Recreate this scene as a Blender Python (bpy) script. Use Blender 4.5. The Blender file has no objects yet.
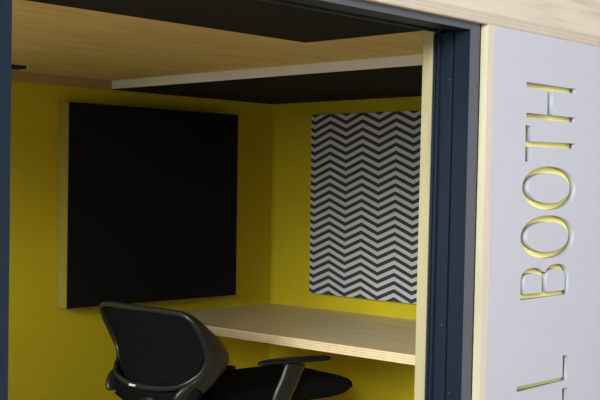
import bpy, bmesh, math
from mathutils import Vector, Matrix

C = bpy.context.scene.collection
SC = bpy.context.scene
H = 1.45                      # eye height of the photographer
PI = math.pi

# ------------------------------------------------------------------ materials
def mat(name, col, rough=0.6, metal=0.0, spec=0.5):
    m = bpy.data.materials.new(name); m.use_nodes = True
    b = m.node_tree.nodes['Principled BSDF']
    b.inputs['Base Color'].default_value = (*col, 1)
    b.inputs['Roughness'].default_value = rough
    b.inputs['Metallic'].default_value = metal
    b.inputs['Specular IOR Level'].default_value = spec
    return m

def nt(m):
    return m.node_tree.nodes, m.node_tree.links, m.node_tree.nodes['Principled BSDF']

def grain(name, c1, c2, scale=(1, 12, 12), nscale=3.0, rough=0.6, c3=None, bump=0.02):
    """wood veneer: stretched noise mixed between two or three tones"""
    m = mat(name, c1, rough, 0, 0.3); N, L, B = nt(m)
    tc = N.new('ShaderNodeTexCoord'); mp = N.new('ShaderNodeMapping')
    mp.inputs['Scale'].default_value = scale
    L.new(tc.outputs['Object'], mp.inputs['Vector'])
    no = N.new('ShaderNodeTexNoise'); no.inputs['Scale'].default_value = nscale
    no.inputs['Detail'].default_value = 8; no.inputs['Roughness'].default_value = 0.5
    no.inputs['Distortion'].default_value = 0.5
    L.new(mp.outputs['Vector'], no.inputs['Vector'])
    cr = N.new('ShaderNodeValToRGB')
    cr.color_ramp.elements[0].position = 0.32; cr.color_ramp.elements[0].color = (*c2, 1)
    cr.color_ramp.elements[1].position = 0.66; cr.color_ramp.elements[1].color = (*c1, 1)
    if c3:
        e = cr.color_ramp.elements.new(0.5); e.color = (*c3, 1)
    L.new(no.outputs['Fac'], cr.inputs['Fac']); L.new(cr.outputs['Color'], B.inputs['Base Color'])
    bp = N.new('ShaderNodeBump'); bp.inputs['Strength'].default_value = bump; bp.inputs['Distance'].default_value = 0.002
    L.new(no.outputs['Fac'], bp.inputs['Height']); L.new(bp.outputs['Normal'], B.inputs['Normal'])
    return m

def layered(name, c1, c2, axis, pitch, rough=0.65):
    """plywood edge: thin veneer layers stacked along one object axis"""
    m = mat(name, c1, rough, 0, 0.25); N, L, B = nt(m)
    tc = N.new('ShaderNodeTexCoord'); sp = N.new('ShaderNodeSeparateXYZ')
    L.new(tc.outputs['Object'], sp.inputs['Vector'])
    mu = N.new('ShaderNodeMath'); mu.operation = 'MULTIPLY'; mu.inputs[1].default_value = 2 * PI / pitch
    L.new(sp.outputs['XYZ'.index(axis)], mu.inputs[0])
    si = N.new('ShaderNodeMath'); si.operation = 'SINE'; L.new(mu.outputs[0], si.inputs[0])
    no = N.new('ShaderNodeTexNoise'); no.inputs['Scale'].default_value = 25
    ad = N.new('ShaderNodeMath'); ad.operation = 'MULTIPLY_ADD'
    ad.inputs[1].default_value = 0.35; L.new(si.outputs[0], ad.inputs[0]); L.new(no.outputs['Fac'], ad.inputs[2])
    cr = N.new('ShaderNodeValToRGB')
    cr.color_ramp.elements[0].position = 0.25; cr.color_ramp.elements[0].color = (*c2, 1)
    cr.color_ramp.elements[1].position = 0.75; cr.color_ramp.elements[1].color = (*c1, 1)
    L.new(tc.outputs['Object'], no.inputs['Vector'])
    L.new(ad.outputs[0], cr.inputs['Fac']); L.new(cr.outputs['Color'], B.inputs['Base Color'])
    return m

def fabric(name, col, scale=900, rough=0.95, spec=0.1):
    m = mat(name, col, rough, 0, spec); N, L, B = nt(m)
    tc = N.new('ShaderNodeTexCoord'); no = N.new('ShaderNodeTexNoise')
    no.inputs['Scale'].default_value = scale; no.inputs['Detail'].default_value = 2
    L.new(tc.outputs['Object'], no.inputs['Vector'])
    bp = N.new('ShaderNodeBump'); bp.inputs['Strength'].default_value = 0.25; bp.inputs['Distance'].default_value = 0.001
    L.new(no.outputs['Fac'], bp.inputs['Height']); L.new(bp.outputs['Normal'], B.inputs['Normal'])
    return m

def paint(name, col, rough=0.45, var=0.06, spec=0.4):
    m = mat(name, col, rough, 0, spec); N, L, B = nt(m)
    tc = N.new('ShaderNodeTexCoord'); no = N.new('ShaderNodeTexNoise')
    no.inputs['Scale'].default_value = 2.5; no.inputs['Detail'].default_value = 5
    L.new(tc.outputs['Object'], no.inputs['Vector'])
    cr = N.new('ShaderNodeValToRGB')
    cr.color_ramp.elements[0].position = 0.3; cr.color_ramp.elements[0].color = (*[c * (1 - var) for c in col], 1)
    cr.color_ramp.elements[1].position = 0.7; cr.color_ramp.elements[1].color = (*[min(1, c * (1 + var)) for c in col], 1)
    L.new(no.outputs['Fac'], cr.inputs['Fac']); L.new(cr.outputs['Color'], B.inputs['Base Color'])
    return m

M = {}
M['yellow'] = paint('yellow_paint', (0.50, 0.395, 0.010), 0.5)
M['sign_yellow'] = paint('sign_yellow_paint', (0.94, 0.80, 0.26), 0.5)
M['ply'] = grain('birch_plywood', (0.70, 0.54, 0.24), (0.58, 0.43, 0.17), (1.2, 7, 7), 1.8, 0.55, (0.65, 0.49, 0.21))
M['ply_strip'] = grain('dimmed_plywood_strip', (0.38, 0.26, 0.09), (0.31, 0.21, 0.07), (1.2, 7, 7), 1.8, 0.6)  # ceiling plywood darkened in colour so the strip looks as dim as the ceiling
M['ply_pale'] = grain('pale_plywood', (0.56, 0.48, 0.37), (0.44, 0.36, 0.26), (1.0, 10, 14), 2.6, 0.6, (0.53, 0.45, 0.34), 0.06)
M['ply_desk'] = grain('desk_plywood', (0.66, 0.54, 0.28), (0.58, 0.46, 0.22), (9, 1.2, 9), 2.0, 0.42, (0.63, 0.51, 0.26))
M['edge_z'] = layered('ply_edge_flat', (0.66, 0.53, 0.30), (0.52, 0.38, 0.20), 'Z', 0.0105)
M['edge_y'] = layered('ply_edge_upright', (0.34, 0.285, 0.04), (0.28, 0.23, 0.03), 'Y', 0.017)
M['edge_band'] = layered('ply_edge_band', (0.50, 0.41, 0.32), (0.45, 0.36, 0.275), 'Z', 0.009)
M['edge_x'] = layered('ply_edge_front', (0.56, 0.47, 0.39), (0.52, 0.42, 0.34), 'X', 0.009)
M['reveal'] = grain('ply_reveal', (0.60, 0.55, 0.37), (0.50, 0.44, 0.28), (12, 12, 1.0), 2.4, 0.55)
M['reveal_dim'] = grain('dimmed_ply_reveal', (0.38, 0.33, 0.18), (0.33, 0.28, 0.14), (12, 12, 1.0), 2.4, 0.55)  # darker copy of the reveal plywood, dimness put into the colour
M['white'] = paint('white_laminate', (0.425, 0.405, 0.435), 0.45, 0.012)
M['edge_white'] = paint('pale_edging', (0.84, 0.85, 0.85), 0.45, 0.03)
M['cut_edge'] = paint('shaded_cut_edge', (0.36, 0.37, 0.40), 0.6, 0.02)
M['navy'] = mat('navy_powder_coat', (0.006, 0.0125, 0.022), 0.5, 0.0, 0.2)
M['navy_lit'] = mat('navy_powder_coat_lit', (0.070, 0.072, 0.080), 0.55, 0.0, 0.4)  # lighter copy of the navy coat, light from outside put into the colour
M['gasket'] = mat('black_gasket', (0.006, 0.006, 0.008), 0.8)
M['black_fabric'] = fabric('black_felt', (0.0075, 0.0075, 0.0075))
M['black_ceiling'] = fabric('black_ceiling_felt', (0.016, 0.016, 0.016))
M['seat_fabric'] = fabric('black_seat_fabric', (0.0045, 0.0045, 0.005), 700)
M['plastic'] = mat('dark_grey_plastic', (0.012, 0.013, 0.0135), 0.36, 0, 0.5)
M['plastic_black'] = mat('black_plastic', (0.0045, 0.0045, 0.005), 0.5, 0, 0.22)
M['chrome'] = mat('steel', (0.25, 0.25, 0.26), 0.4, 1.0)
M['tag'] = mat('white_tag', (0.75, 0.75, 0.74), 0.6)
M['carpet'] = grain('pale_floorboards', (0.66, 0.55, 0.40), (0.52, 0.42, 0.29), (1, 9, 9), 2.0, 0.5)
M['room_paint'] = paint('room_paint', (0.65, 0.64, 0.62), 0.8, 0.02)

# chevron fabric
def chevron_mat():
    m = mat('chevron_fabric', (0.6, 0.6, 0.6), 0.9, 0, 0.1); N, L, B = nt(m)
    tc = N.new('ShaderNodeTexCoord'); sp = N.new('ShaderNodeSeparateXYZ')
    L.new(tc.outputs['Object'], sp.inputs['Vector'])
    def mth(op, a, b=None, c=None):
        n = N.new('ShaderNodeMath'); n.operation = op
        for i, v in enumerate((a, b, c)):
            if v is None: continue
            if isinstance(v, (int, float)): n.inputs[i].default_value = v
            else: L.new(v, n.inputs[i])
        return n.outputs[0]
    per, amp, vp = CHEV
    # triangle wave: 0 at a valley, 1 at a peak, valley at y = CHEV_Y0
    t = mth('DIVIDE', mth('SUBTRACT', sp.outputs[1], CHEV_Y0), per)
    fr = mth('FRACT', t)
    tri = mth('SUBTRACT', 1.0, mth('ABSOLUTE', mth('MULTIPLY_ADD', fr, 2.0, -1.0)))
    z = mth('SUBTRACT', mth('SUBTRACT', sp.outputs[2], CHEV_Z0), mth('MULTIPLY', tri, amp))
    band = mth('FRACT', mth('DIVIDE', z, vp))
    s = mth('LESS_THAN', band, 0.50)
    mx = N.new('ShaderNodeMix'); mx.data_type = 'RGBA'
    mx.inputs[6].default_value = (0.47, 0.47, 0.455, 1); mx.inputs[7].default_value = (0.040, 0.041, 0.044, 1)
    L.new(s, mx.inputs[0]); L.new(mx.outputs[2], B.inputs['Base Color'])
    return m
CHEV = (0.2475, 0.046, 0.0419)
CHEV_Y0 = 4.575
CHEV_Z0 = H - 0.589
M['chevron'] = chevron_mat()

# breathable mesh of the chair back: opaque threads, small holes
def mesh_mat():
    m = bpy.data.materials.new('chair_mesh'); m.use_nodes = True
    N = m.node_tree.nodes; L = m.node_tree.links; B = N['Principled BSDF']
    B.inputs['Base Color'].default_value = (0.0025, 0.003, 0.003, 1); B.inputs['Roughness'].default_value = 0.9
    B.inputs['Specular IOR Level'].default_value = 0.12
    tr = N.new('ShaderNodeBsdfTransparent'); mx = N.new('ShaderNodeMixShader')
    tc = N.new('ShaderNodeTexCoord'); vo = N.new('ShaderNodeTexVoronoi'); vo.inputs['Scale'].default_value = 420
    L.new(tc.outputs['Object'], vo.inputs['Vector'])
    lt = N.new('ShaderNodeMath'); lt.operation = 'LESS_THAN'; lt.inputs[1].default_value = 0.24
    L.new(vo.outputs['Distance'], lt.inputs[0])
    L.new(lt.outputs[0], mx.inputs[0]); L.new(B.outputs[0], mx.inputs[1]); L.new(tr.outputs[0], mx.inputs[2])
    L.new(mx.outputs[0], N['Material Output'].inputs['Surface'])
    return m
M['mesh'] = mesh_mat()

# ------------------------------------------------------------------ helpers
def link(name, me, m, parent=None, smooth=False):
    me.materials.clear(); me.materials.append(m)
    if smooth:
        for p in me.polygons: p.use_smooth = True
    o = bpy.data.objects.new(name, me); C.objects.link(o)
    if parent is not None:
        o.parent = parent
        o.matrix_parent_inverse = parent.matrix_basis.inverted()
    return o

def bm_box(bm, x0, x1, y0, y1, z0, z1, bev=0.0, seg=2):
    r = bmesh.ops.create_cube(bm, size=1.0)
    for v in r['verts']:
        v.co = Vector((x0 + (v.co.x + .5) * (x1 - x0), y0 + (v.co.y + .5) * (y1 - y0), z0 + (v.co.z + .5) * (z1 - z0)))
    if bev:
        es = set()
        for v in r['verts']: es.update(v.link_edges)
        bmesh.ops.bevel(bm, geom=list(es), offset=bev, segments=seg, profile=0.5, affect='EDGES')

def boxes(name, lst, m, parent=None, bev=0.0, seg=2):
    bm = bmesh.new()
    for b in lst: bm_box(bm, *b, bev, seg)
    me = bpy.data.meshes.new(name); bm.to_mesh(me); bm.free()
    return link(name, me, m, parent)

def box(name, b, m, parent=None, bev=0.0, seg=2):
    return boxes(name, [b], m, parent, bev, seg)

def empty(name, loc, label=None, cat=None, group=None, kind=None):
    o = bpy.data.objects.new(name, None); C.objects.link(o); o.location = loc
    o.empty_display_size = 0.05
    tag(o, label, cat, group, kind)
    return o

def tag(o, label=None, cat=None, group=None, kind=None):
    if label: o['label'] = label
    if cat: o['category'] = cat
    if group: o['group'] = group
    if kind: o['kind'] = kind
    return o

def structure(o): return tag(o, kind='structure')

def catmull(pts, n):
    """sample a Catmull-Rom curve through tuples of any width"""
    out = []
    P = [pts[0]] + list(pts) + [pts[-1]]
    for i in range(1, len(P) - 2):
        for k in range(n):
            t = k / n
            out.append(tuple(0.5 * (2 * b + (c - a) * t + (2 * a - 5 * b + 4 * c - d) * t * t + (3 * b - a - 3 * c + d) * t ** 3)
                             for a, b, c, d in zip(P[i - 1], P[i], P[i + 1], P[i + 2])))
    out.append(tuple(pts[-1]))
    return out

def loft(bm, rings, cap=True):
    R = [[bm.verts.new(p) for p in r] for r in rings]
    n = len(R[0])
    for a, b in zip(R[:-1], R[1:]):
        for i in range(n): bm.faces.new((a[i], a[(i + 1) % n], b[(i + 1) % n], b[i]))
    if cap:
        bm.faces.new(R[0][::-1]); bm.faces.new(R[-1])

def sweep(bm, pts, ref=(0, 1, 0), seg=12, expo=2.4, cap=True):
    """pts: (x,y,z,a,b): a = half width across (in the direction square to ref), b = half thickness along ref"""
    rings = []
    for i, p in enumerate(pts):
        q0 = Vector(pts[max(0, i - 1)][:3]); q1 = Vector(pts[min(len(pts) - 1, i + 1)][:3])
        t = (q1 - q0).normalized(); c = Vector(p[:3])
        r = Vector(ref); r = (r - t * r.dot(t))
        if r.length < 0.2: r = Vector((1, 0, 0)) - t * t.x
        r.normalize(); s = t.cross(r).normalized()
        ring = []
        for k in range(seg):
            a = 2 * PI * k / seg; ca, sa = math.cos(a), math.sin(a)
            ring.append(c + s * (p[3] * math.copysign(abs(ca) ** (2 / expo), ca)) + r * (p[4] * math.copysign(abs(sa) ** (2 / expo), sa)))
        rings.append(ring)
    loft(bm, rings, cap)

def finish(name, bm, m, parent=None, smooth=True):
    bmesh.ops.recalc_face_normals(bm, faces=bm.faces)
    me = bpy.data.meshes.new(name); bm.to_mesh(me); bm.free()
    return link(name, me, m, parent, smooth)

def tube(bm, p0, p1, r0, r1=None, seg=14):
    r1 = r0 if r1 is None else r1
    p0, p1 = Vector(p0), Vector(p1); t = (p1 - p0).normalized()
    u = t.orthogonal().normalized(); v = t.cross(u)
    loft(bm, [[p + (u * math.cos(2 * PI * k / seg) + v * math.sin(2 * PI * k / seg)) * r for k in range(seg)] for p, r in ((p0, r0), (p1, r1))])

# ------------------------------------------------------------------ dimensions
YB, XR, XL = 5.0, 4.065, 0.80            # back wall, right wall, left wall (inner faces)
YF = 1.984                                # inner face of the front wall
ZP = H + 0.467                            # underside of the ceiling panels, top of the yellow lining
ZC = H + 0.513                            # plywood ceiling
XJ, XJL = 2.098, 0.927                    # inner faces of the two jambs
ZH = H + 0.406                            # underside of the door header
YFR = 1.818                               # front of the door frame

# ------------------------------------------------------------------ setting
structure(box('floor', (-6, 7, -5, 7, -0.1, 0), M['carpet']))
structure(box('ceiling', (XL - .1, XR + .1, YF - .13, YB + .1, ZC, ZC + .1), M['ply']))
structure(box('wall_back', (XL - .1, XR + .1, YB, YB + .1, 0, ZC), M['yellow']))
structure(box('wall_right', (XR, XR + .1, YF, YB, 0, ZC), M['yellow']))
WY0, WY1, WZ0, WZ1 = 2.35, 4.35, 0.80, 1.88      # unseen side window, added to light the booth, behind the left jamb
structure(boxes('wall_left', [(XL - .1, XL, YF, WY0, 0, ZC), (XL - .1, XL, WY1, YB, 0, ZC), (XL - .1, XL, WY0, WY1, 0, WZ0), (XL - .1, XL, WY0, WY1, WZ1, ZC)], M['yellow']))
structure(boxes('added_window_1', [(XL - .08, XL - .03, WY0, WY0 + .04, WZ0, WZ1), (XL - .08, XL - .03, WY1 - .04, WY1, WZ0, WZ1),
                             (XL - .08, XL - .03, WY0 + .04, WY1 - .04, WZ0, WZ0 + .04), (XL - .08, XL - .03, WY0 + .04, WY1 - .04, WZ1 - .04, WZ1)], M['navy']))
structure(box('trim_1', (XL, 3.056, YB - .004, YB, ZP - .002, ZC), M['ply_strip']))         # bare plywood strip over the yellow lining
wf = boxes('wall_front', [(2.147, XR + .1, 1.852, YF, 0, ZC), (XL - .6, XJL - .048, 1.852, YF, 0, ZC),
                          (XJL - .048, 2.147, 1.95, YF, ZH + .034, ZC)], M['yellow'])
structure(wf)
# the plywood ends that line the opening behind the metal frame
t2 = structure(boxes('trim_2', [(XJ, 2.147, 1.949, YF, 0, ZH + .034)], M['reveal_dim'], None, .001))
structure(boxes('trim_3', [(XJL - .048, XJL, 1.949, YF, 0, ZH + .034)], M['reveal'], None, .001))
# plywood frame around the sign, above the door, and the fascia
ZT = H + 0.425
t4 = structure(box('trim_4', (2.146, 2.173, 1.8012, 1.852, 0, ZT), M['reveal']))
box('plywood_edge', (2.1465, 2.1729, 1.80, 1.8012, 0, ZT - .0005), M['edge_x'], t4)
structure(box('trim_5', (-0.9, 5.2, 1.80, 1.8175, ZT, ZT + .027), M['edge_band'], None, .0012))
structure(box('trim_6', (-0.9, 5.2, 1.803, 1.8175, ZT + .0275, ZT + .62), M['ply_pale'], None, .001))
structure(box('trim_7', (-0.9, XJL - .05, 1.80, 1.852, 0, ZT), M['white'], None, .001))

# ------------------------------------------------------------------ door frame
dr = empty('door_1', (1.5, YFR, 0), kind='structure')
def jamb(x_in, s):
    """s=+1: right jamb (body lies to +x of x_in)"""
    def bx(a, b, y0, y1, z0=0.0, z1=ZH): 
        xa, xb = x_in + s * a, x_in + s * b
        return (min(xa, xb), max(xa, xb), y0, y1, z0, z1)
    j = boxes('jamb', [bx(0, .036, YFR + .0012, 1.872), bx(0.004, .036, 1.882, 1.905), bx(.010, .036, 1.905, 1.949),
                       bx(.001, .036, 1.926, 1.9345), bx(.003, .036, 1.9405, 1.949)], M['navy'], dr, .0012)
    boxes('jamb_face', [bx(0, .036, YFR, YFR + .0012, 0, ZH + .0245)], M['navy_lit'] if s > 0 else M['navy'], j)
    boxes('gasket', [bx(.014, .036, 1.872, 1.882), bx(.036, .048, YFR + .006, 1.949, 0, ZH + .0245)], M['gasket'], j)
    return j
def lean(o):
    # the right jamb and the boards beside it stand a hair out of plumb
    for v in o.data.vertices: v.co.x += 0.016 * (v.co.z - (H - .287))
    for c in o.children: lean(c)
jr = jamb(XJ, 1); jl = jamb(XJL, -1)
x0, x1 = XJL, XJ + .0095
hd = boxes('header', [(x0, x1, YFR + .0012, 1.872, ZH, ZH + .0245), (x0, x1, 1.882, 1.905, ZH + .004, ZH + .0245),
                      (x0, x1, 1.905, 1.949, ZH + .010, ZH + .0245), (x0, x1, 1.926, 1.9345, ZH + .001, ZH + .0245),
                      (x0, x1, 1.9405, 1.949, ZH + .003, ZH + .0245)], M['navy'], dr, .0012)
boxes('header_face', [(x0, x1, YFR, YFR + .0012, ZH, ZH + .0245)], M['navy_lit'], hd)
boxes('gasket', [(x0, x1, 1.872, 1.882, ZH + .014, ZH + .0245), (x0 - .036, x1 + .036, YFR + .006, 1.949, ZH + .0245, ZH + .034)], M['gasket'], hd)
for y, z, c in ((1.889, .282, 'chrome'), (1.8945, -.354, 'chrome'), (1.915, -.415, 'gasket'), (1.862, -.526, 'chrome')):
    bm = bmesh.new(); xs = XJ + (.004 if 1.882 < y < 1.905 else .010 if y > 1.9 else 0)
    tube(bm, (xs + .002, y, H + z), (xs - .0015, y, H + z), .0027, .0023, 12)
    finish('screw', bm, M[c], jr, False)
lean(jr); lean(t2); lean(t4)

# ------------------------------------------------------------------ sign panel with cut-out letters
sign = empty('sign_panel', (3.2, 1.81, 0), 'pale lavender-white wall panel with cut-out CALL BOOTH lettering over yellow, right of the door', 'sign')
def ell(cx, cz, rx, rz, n=56, e=2.15):
    out = []
    for k in range(n):
        a = 2 * PI * k / n; c, s = math.cos(a), math.sin(a)
        out.append((cx + rx * math.copysign(abs(c) ** (2 / e), c), cz + rz * math.copysign(abs(s) ** (2 / e), s)))
    return out
def arch(cx, zb, rx, rz, n=18, e=2.5):
    """half ellipse from right foot over the top to the left foot"""
    out = []
    for k in range(n + 1):
        a = PI * k / n; c, s = math.cos(a), math.sin(a)
        out.append((cx + rx * math.copysign(abs(c) ** (2 / e), c), zb + rz * abs(s) ** (2 / e)))
    return out
def Lshape(dz):
    return [(2.299, -.546 + dz), (2.534, -.546 + dz), (2.534, -.4715 + dz), (2.509, -.4715 + dz), (2.509, -.5325 + dz), (2.299, -.5325 + dz)]
shapes = []
shapes.append([(2.1732 + .016 * (.287 - H + .02), -H + .02), (4.15, -H + .02), (4.15, .4245), (2.1732 + .016 * (.287 + .4245), .4245)])       # the board
shapes.append([(2.323, .1935), (2.555, .1935), (2.555, .2090), (2.442, .2090), (2.442, .276), (2.554, .276), (2.554, .2915),
               (2.323, .2905), (2.323, .2755), (2.418, .2755), (2.418, .2075), (2.323, .2075)])     # H
shapes.append([(2.321, .0755), (2.345, .0755), (2.345, .117), (2.555, .119), (2.555, .1345), (2.345, .1315), (2.345, .1735), (2.321, .1735)])  # T
shapes.append(ell(2.435, .0045, .125, .0605)); shapes.append(ell(2.433, .0045, .095, .0415))      # O
shapes.append(ell(2.4315, -.131, .1255, .060)); shapes.append(ell(2.429, -.131, .096, .0415))     # O
b2 = arch(2.4735, -.25, .0585, .042); b1 = arch(2.363, -.25, .054, .036)
b2 = [p for p in b2 if not (p[0] < 2.44 and p[1] < -.229)]
b1 = [p for p in b1 if not (p[0] > 2.39 and p[1] < -.229)]
shapes.append([(2.309, -.299), (2.532, -.299)] + b2 + [(2.4175, -.229)] + b1)                       # B
shapes.append([(2.327, -.284), (2.404, -.284)] + arch(2.3655, -.25, .0385, .020))
shapes.append([(2.427, -.284), (2.513, -.284)] + arch(2.470, -.25, .043, .028))
shapes.append(Lshape(0)); shapes.append(Lshape(-.0935))                                            # L L
cu = bpy.data.curves.new('sign_outline', 'CURVE'); cu.dimensions = '2D'; cu.fill_mode = 'BOTH'; cu.extrude = 0.011
for s in shapes:
    sp = cu.splines.new('POLY'); sp.points.add(len(s) - 1); sp.use_cyclic_u = True
    for p, (x, z) in zip(sp.points, s): p.co = (x, z, 0, 1)
tmp = bpy.data.objects.new('sign_outline', cu)
C.objects.link(tmp)
dg = bpy.context.evaluated_depsgraph_get()
me = bpy.data.meshes.new_from_object(tmp.evaluated_get(dg))
for v in me.vertices:
    x, z, d = v.co; v.co = (x, 1.8116 + d, z + H)
bpy.data.objects.remove(tmp)
bm = bmesh.new(); bm.from_mesh(me); bmesh.ops.remove_doubles(bm, verts=bm.verts, dist=1e-6)
bmesh.ops.recalc_face_normals(bm, faces=bm.faces); bm.to_mesh(me); bm.free(); me.name = 'letter_board'
lb = link('letter_board', me, M['white'], sign)
me.materials.append(M['cut_edge'])                     # letter walls a tone darker, groove shade put into the colour
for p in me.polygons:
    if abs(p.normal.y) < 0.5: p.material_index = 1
box('backing_sheet', (2.19, 4.15, 1.8227, 1.851, .02, ZT - .001), M['sign_yellow'], sign)

# ------------------------------------------------------------------ acoustic panels
def wall_panel(name, label, cat, board, face, bmat, fmat, bev=.003):
    t = empty(name, ((board[0] + board[1]) / 2, (board[2] + board[3]) / 2, board[4]), label, cat)
    box('backing_board', board, bmat, t, .0008)
    box('fabric_face', face, fmat, t, bev)
    return t
wall_panel('mounted_acoustic_panel', 'plain black square wall panel with a pale plywood side edge, behind the chair', 'wall panel',
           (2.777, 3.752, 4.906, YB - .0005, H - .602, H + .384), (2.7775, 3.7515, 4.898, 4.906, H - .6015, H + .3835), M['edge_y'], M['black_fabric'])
wall_panel('mounted_acoustic_panel', 'black and white zigzag chevron wall panel above the desk', 'wall panel',
           (4.022, XR - .0005, 3.61, 4.607, H - .589, H + .3915), (4.015, 4.022, 3.6105, 4.6065, H - .5885, H + .391), M['edge_white'], M['chevron'])
wall_panel('ceiling_panel', 'black ceiling panel with a pale lit side edge, in the corner above the desk', 'ceiling panel',
           (3.056, XR, 2.62, YB, ZP + .004, ZC), (3.0565, XR - .001, 2.6205, YB - .001, ZP, ZP + .004), M['edge_white'], M['black_ceiling'], .001)
wall_panel('ceiling_panel', 'black ceiling panel just inside the door header, only its dark underside in view', 'ceiling panel',
           (1.366, 2.372, YF + .02, 2.753, ZP + .004, ZC), (1.3665, 2.3715, YF + .0205, 2.7525, ZP, ZP + .004), M['edge_white'], M['black_ceiling'], .001)

# small black fitting on the plywood ceiling
t = empty('ceiling_fitting', (2.3, 4.76, ZC), 'short slim black fitting with a pale end on the plywood ceiling, beside the left jamb', 'ceiling fitting')
box('body', (2.05, 2.476, 4.72, 4.80, ZC - .014, ZC), M['gasket'], t, .002)
box('end_cap', (2.476, 2.484, 4.72, 4.80, ZC - .014, ZC), M['edge_white'], t, .001)

# ------------------------------------------------------------------ desk
XD = 3.205; ZD = H - .677
t = empty('desk', ((XD + XR) / 2, 3.5, ZD - .04), 'light plywood desk top fixed in the corner under the chevron panel', 'desk')
box('desktop', (XD + .001, XR, YF, YB, ZD - .0405, ZD), M['ply_desk'], t)
box('plywood_edge', (XD - .0005, XD + .001, YF, YB, ZD - .0405, ZD - .0012), M['edge_z'], t)

# ------------------------------------------------------------------ office chair
YC = 4.14
ch = empty('office_chair', (3.3, YC, 0), 'black office chair with mesh back and grey armrests, pushed up to the desk', 'chair')
# back frame: top rail, two wide side wings that sweep down and in to the spine
side = [(2.665, 0.0, .921, .013, .012), (2.672, .15, .920, .013, .012), (2.684, .27, .916, .014, .012), (2.70, .325, .897, .018, .013),
        (2.737, .345, .85, .027, .015), (2.795, .345, .775, .048, .017), (2.825, .325, .705, .060, .018), (2.80, .285, .63, .057, .019),
        (2.752, .262, .585, .062, .020), (2.728, .248, .556, .056, .019), (2.722, .238, .538, .048, .014)]
def wing(s):
    pts = [(x, YC + s * y, z, a, b) for x, y, z, a, b in catmull(side, 5)]
    rings = []
    seg = 16
    for i, p in enumerate(pts):
        q0 = Vector(pts[max(0, i - 1)][:3]); q1 = Vector(pts[min(len(pts) - 1, i + 1)][:3])
        tt = (q1 - q0); tt.x *= .3; tt.normalize()
        fx = Vector((1, 0, 0)); fx = (fx - tt * fx.dot(tt)).normalized(); nn = tt.cross(fx).normalized() * s
        ring = []
        for k in range(seg):
            a = 2 * PI * k / seg; ca, sa = math.cos(a), math.sin(a); e = 2.5
            ring.append(Vector(p[:3]) + fx * p[3] * math.copysign(abs(ca) ** (2 / e), ca) + nn * p[4] * math.copysign(abs(sa) ** (2 / e), sa))
        rings.append(ring)
    return rings
bm = bmesh.new()
r1 = wing(-1); r2 = wing(1)
loft(bm, r1[::-1] + r2[1:])
frame = finish('back_frame', bm, M['plastic'], ch)
# lower rail of the mesh
low = [(2.79, .315, .685, .009, .011), (2.745, .285, .64, .010, .012), (2.713, .225, .605, .011, .012), (2.695, .12, .588, .012, .012), (2.688, 0, .583, .012, .012)]
low = low + [(x, -y, z, a, b) for x, y, z, a, b in low[-2::-1]]
bm = bmesh.new(); sweep(bm, catmull([(x, YC + y, z, a, b) for x, y, z, a, b in low], 6), (1, 0, 0), 12, 2.2)
rail = finish('lower_rail', bm, M['plastic'], ch)
rail['label'] = 'grey lower rail of the mesh back'
box('care_tag', (2.674, 2.6775, YC + .03, YC + .076, .580, .589), M['tag'], rail, .0005)
# mesh panel between the rails
bm = bmesh.new(); NU, NV = 24, 14; G = []
def prof(v):      # v 0 top .. 1 bottom : half width, x at the side, x at the centre, z at side, z at centre
    hw = catmull([(.318,), (.338,), (.342,), (.330,), (.295,), (.235,)], 6)
    i = v * (len(hw) - 1); a = int(min(i, len(hw) - 2)); f = i - a
    w = hw[a][0] * (1 - f) + hw[a + 1][0] * f
    z = .914 + (.587 - .914) * v
    xc = 2.668 + .045 * math.sin(PI * min(1, v * 1.0)) + .022 * v
    xs = 2.690 + .085 * math.sin(PI * min(v * .75, 1)) + .0 * v
    return w, xc, xs, z
for j in range(NV + 1):
    w, xc, xs, z = prof(j / NV); row = []
    for i in range(NU + 1):
        u = -1 + 2 * i / NU
        row.append(bm.verts.new((xc + (xs - xc) * u * u, YC + u * w, z + .02 * u * u * (j / NV))))
    G.append(row)
for j in range(NV):
    for i in range(NU): bm.faces.new((G[j][i], G[j][i + 1], G[j + 1][i + 1], G[j + 1][i]))
bmesh.ops.recalc_face_normals(bm, faces=bm.faces)
r = bmesh.ops.solidify(bm, geom=bm.faces[:], thickness=.003)
finish('mesh_back', bm, M['mesh'], ch)
# closed lower shell between the wings, and the two arms that carry the back under the seat
bm = bmesh.new()
sh = [(2.765, -.275, .60, .040, .016), (2.745, -.24, .56, .050, .018), (2.735, -.12, .535, .052, .018), (2.73, 0, .53, .052, .018), (2.735, .12, .535, .052, .018), (2.745, .24, .56, .050, .018), (2.765, .275, .60, .040, .016)]
sweep(bm, catmull([(x, YC + y, z, a, b) for x, y, z, a, b in sh], 5), (1, 0, 0), 14)
for s in (-1, 1):
    sweep(bm, catmull([(2.735, YC + s * .235, .55, .040, .018), (2.79, YC + s * .21, .50, .038, .018), (2.92, YC + s * .17, .45, .034, .018), (3.10, YC + s * .12, .42, .03, .018)], 6), (0, 1, 0), 14)
finish('lower_shell', bm, M['seat_fabric'], ch)
# spine joining back and seat
bm = bmesh.new()
sweep(bm, catmull([(2.72, YC, .54, .03, .05), (2.78, YC, .47, .03, .045), (2.95, YC, .415, .02, .05), (3.15, YC, .405, .02, .06)], 6), (0, 1, 0), 14)
finish('spine', bm, M['plastic_black'], ch)
def turn(bm, deg=-8.0, cx=3.2, cy=YC):
    bmesh.ops.rotate(bm, verts=bm.verts, cent=(cx, cy, 0), matrix=Matrix.Rotation(math.radians(deg), 3, 'Z'))
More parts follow.
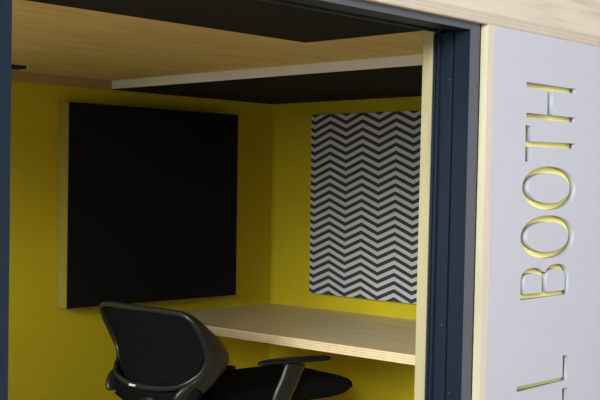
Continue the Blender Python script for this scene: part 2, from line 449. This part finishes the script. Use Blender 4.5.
# seat
def seat_outline(f, n=64):
    out = []
    for k in range(n):
        a = 2 * PI * k / n; c, s = math.cos(a), math.sin(a); e = 6.0
        x = math.copysign(abs(c) ** (2 / e), c); y = math.copysign(abs(s) ** (2 / e), s)
        w = .292 - .03 * (1 - x) / 2
        out.append((3.325 + .36 * f[0] * x, YC + w * f[1] * y, x, y))
    return out
bm = bmesh.new(); rings = []
for f, z in (((.90, .86), .424), ((.95, .93), .430), ((.985, .98), .446), ((1, 1), .466), ((.992, .988), .486), ((.96, .95), .501), ((.88, .86), .508), ((.6, .6), .506), ((.25, .25), .502), ((.03, .03), .501)):
    ring = []
    for x, y, ux, uy in seat_outline(f):
        dz = -.018 * max(0, (x - 3.5) / .16) ** 2 * (1 if z > .45 else -.9)
        ring.append((x, y, z + dz + .044 - (.01 if z < .45 else 0)))
    rings.append(ring)
loft(bm, rings); turn(bm)
finish('seat', bm, M['seat_fabric'], ch)
# armrests
for s in (-1, 1):
    y0 = YC + s * .365; dz = 0 if s < 0 else -.15
    bm = bmesh.new()
    pad = [(3.085, y0 + s * -.010, .674, .012, .006), (3.105, y0 - s * .006, .676, .024, .009), (3.15, y0, .678, .037, .012), (3.22, y0 + s * .02, .680, .043, .012), (3.33, y0 + s * .045, .680, .041, .012), (3.385, y0 + s * .055, .679, .034, .011), (3.405, y0 + s * .058, .678, .016, .006)]
    sweep(bm, catmull([(x, y, z + dz, a, b) for x, y, z, a, b in pad], 5), (0, 0, 1), 16, 2.6); turn(bm)
    arm = finish('armrest', bm, M['plastic_black'], ch)
    bm = bmesh.new()
    sweep(bm, catmull([(3.255, y0 + s * .02, .672 + dz, .050, .014), (3.225, y0 + s * .018, .60 + dz, .046, .015), (3.19, y0 + s * .012, .52, .045, .016), (3.18, y0 - s * .005, .45, .045, .016),
                       (3.19, y0 - s * .06, .412, .045, .014), (3.20, y0 - s * .20, .405, .045, .012)], 6), (0, 1, 0), 16, 2.8); turn(bm)
    finish('arm_post', bm, M['plastic'], arm)
# base
bm = bmesh.new(); tube(bm, (3.28, YC, .405), (3.28, YC, .425), .11, .12, 20); tube(bm, (3.28, YC, .24), (3.28, YC, .41), .022); tube(bm, (3.28, YC, .10), (3.28, YC, .26), .030)
finish('gas_lift', bm, M['plastic_black'], ch, False)
for k in range(5):
    a = 2 * PI * k / 5 + .3; d = Vector((math.cos(a), math.sin(a), 0)); c = Vector((3.28, YC, 0))
    bm = bmesh.new()
    sweep(bm, [(*(c + d * .02 + Vector((0, 0, .11))), .03, .024), (*(c + d * .15 + Vector((0, 0, .10))), .026, .018), (*(c + d * .31 + Vector((0, 0, .078))), .020, .012)], (0, 0, 1), 12)
    leg = finish('base_leg', bm, M['plastic_black'], ch)
    bm = bmesh.new(); e = d.cross(Vector((0, 0, 1))); p = c + d * .30 + Vector((0, 0, .0275))
    tube(bm, p - e * .026, p - e * .006, .0275, .0275, 18); tube(bm, p + e * .006, p + e * .026, .0275, .0275, 18); tube(bm, p - e * .007, p + e * .007, .008)
    tube(bm, p + Vector((0, 0, .0)), p + Vector((0, 0, .05)), .006)
    finish('castor', bm, M['plastic_black'], leg, False)

# ------------------------------------------------------------------ light
w = bpy.data.worlds.new('world'); SC.world = w; w.use_nodes = True
bg = w.node_tree.nodes['Background']; bg.inputs['Color'].default_value = (0.80, 0.88, 1.0, 1); bg.inputs['Strength'].default_value = 0.5
def area(name, loc, target, sx, sy, power, col):
    l = bpy.data.lights.new(name, 'AREA'); l.shape = 'RECTANGLE'; l.size = sx; l.size_y = sy; l.energy = power; l.color = col
    o = bpy.data.objects.new(name, l); C.objects.link(o); o.location = loc
    o.rotation_euler = (Vector(target) - Vector(loc)).to_track_quat('-Z', 'Y').to_euler()
    return o
area('window_light', (-4.5, -2.6, 3.7), (3.0, 3.6, 0.8), 3.4, 2.0, 1150, (0.88, 0.94, 1.0))
area('added_side_light', (-3.4, 3.3, 2.6), (1.0, 3.3, 1.3), 3.0, 2.0, 470, (0.94, 0.97, 1.0))  # assumed source outside the added opening, lifts the light inside the booth

area('added_right_light', (7.0, -3.0, 1.7), (2.8, 1.8, 1.3), 2.0, 1.8, 60, (0.80, 0.89, 1.0))  # weak unseen source added from the right to brighten the sign

# ------------------------------------------------------------------ camera
F, YAW, PITCH, ROLL, CX = 1086.975, 0.645637, -0.0095289, 0.0152243, 540.0
c, s = math.cos(YAW), math.sin(YAW)
fwd = Vector((c * math.cos(PITCH), s * math.cos(PITCH), math.sin(PITCH)))
right = Vector((s, -c, 0)); up = right.cross(fwd)
r2 = right * math.cos(ROLL) + up * math.sin(ROLL); u2 = -right * math.sin(ROLL) + up * math.cos(ROLL)
cam = bpy.data.cameras.new('camera'); co = bpy.data.objects.new('camera', cam); C.objects.link(co)
cam.sensor_fit = 'HORIZONTAL'; cam.sensor_width = 36; cam.lens = 36 * F / 600
cam.shift_x = (300 - CX) / 600; cam.clip_start = 0.05
m = Matrix((r2, u2, -fwd)).transposed().to_4x4(); m.translation = (0, 0, H)
co.matrix_world = m
SC.camera = co

SC.view_settings.view_transform = 'Standard'; SC.view_settings.look = 'None'
SC.view_settings.gamma = 1; SC.view_settings.use_curve_mapping = False
SC.view_settings.exposure = 0.0
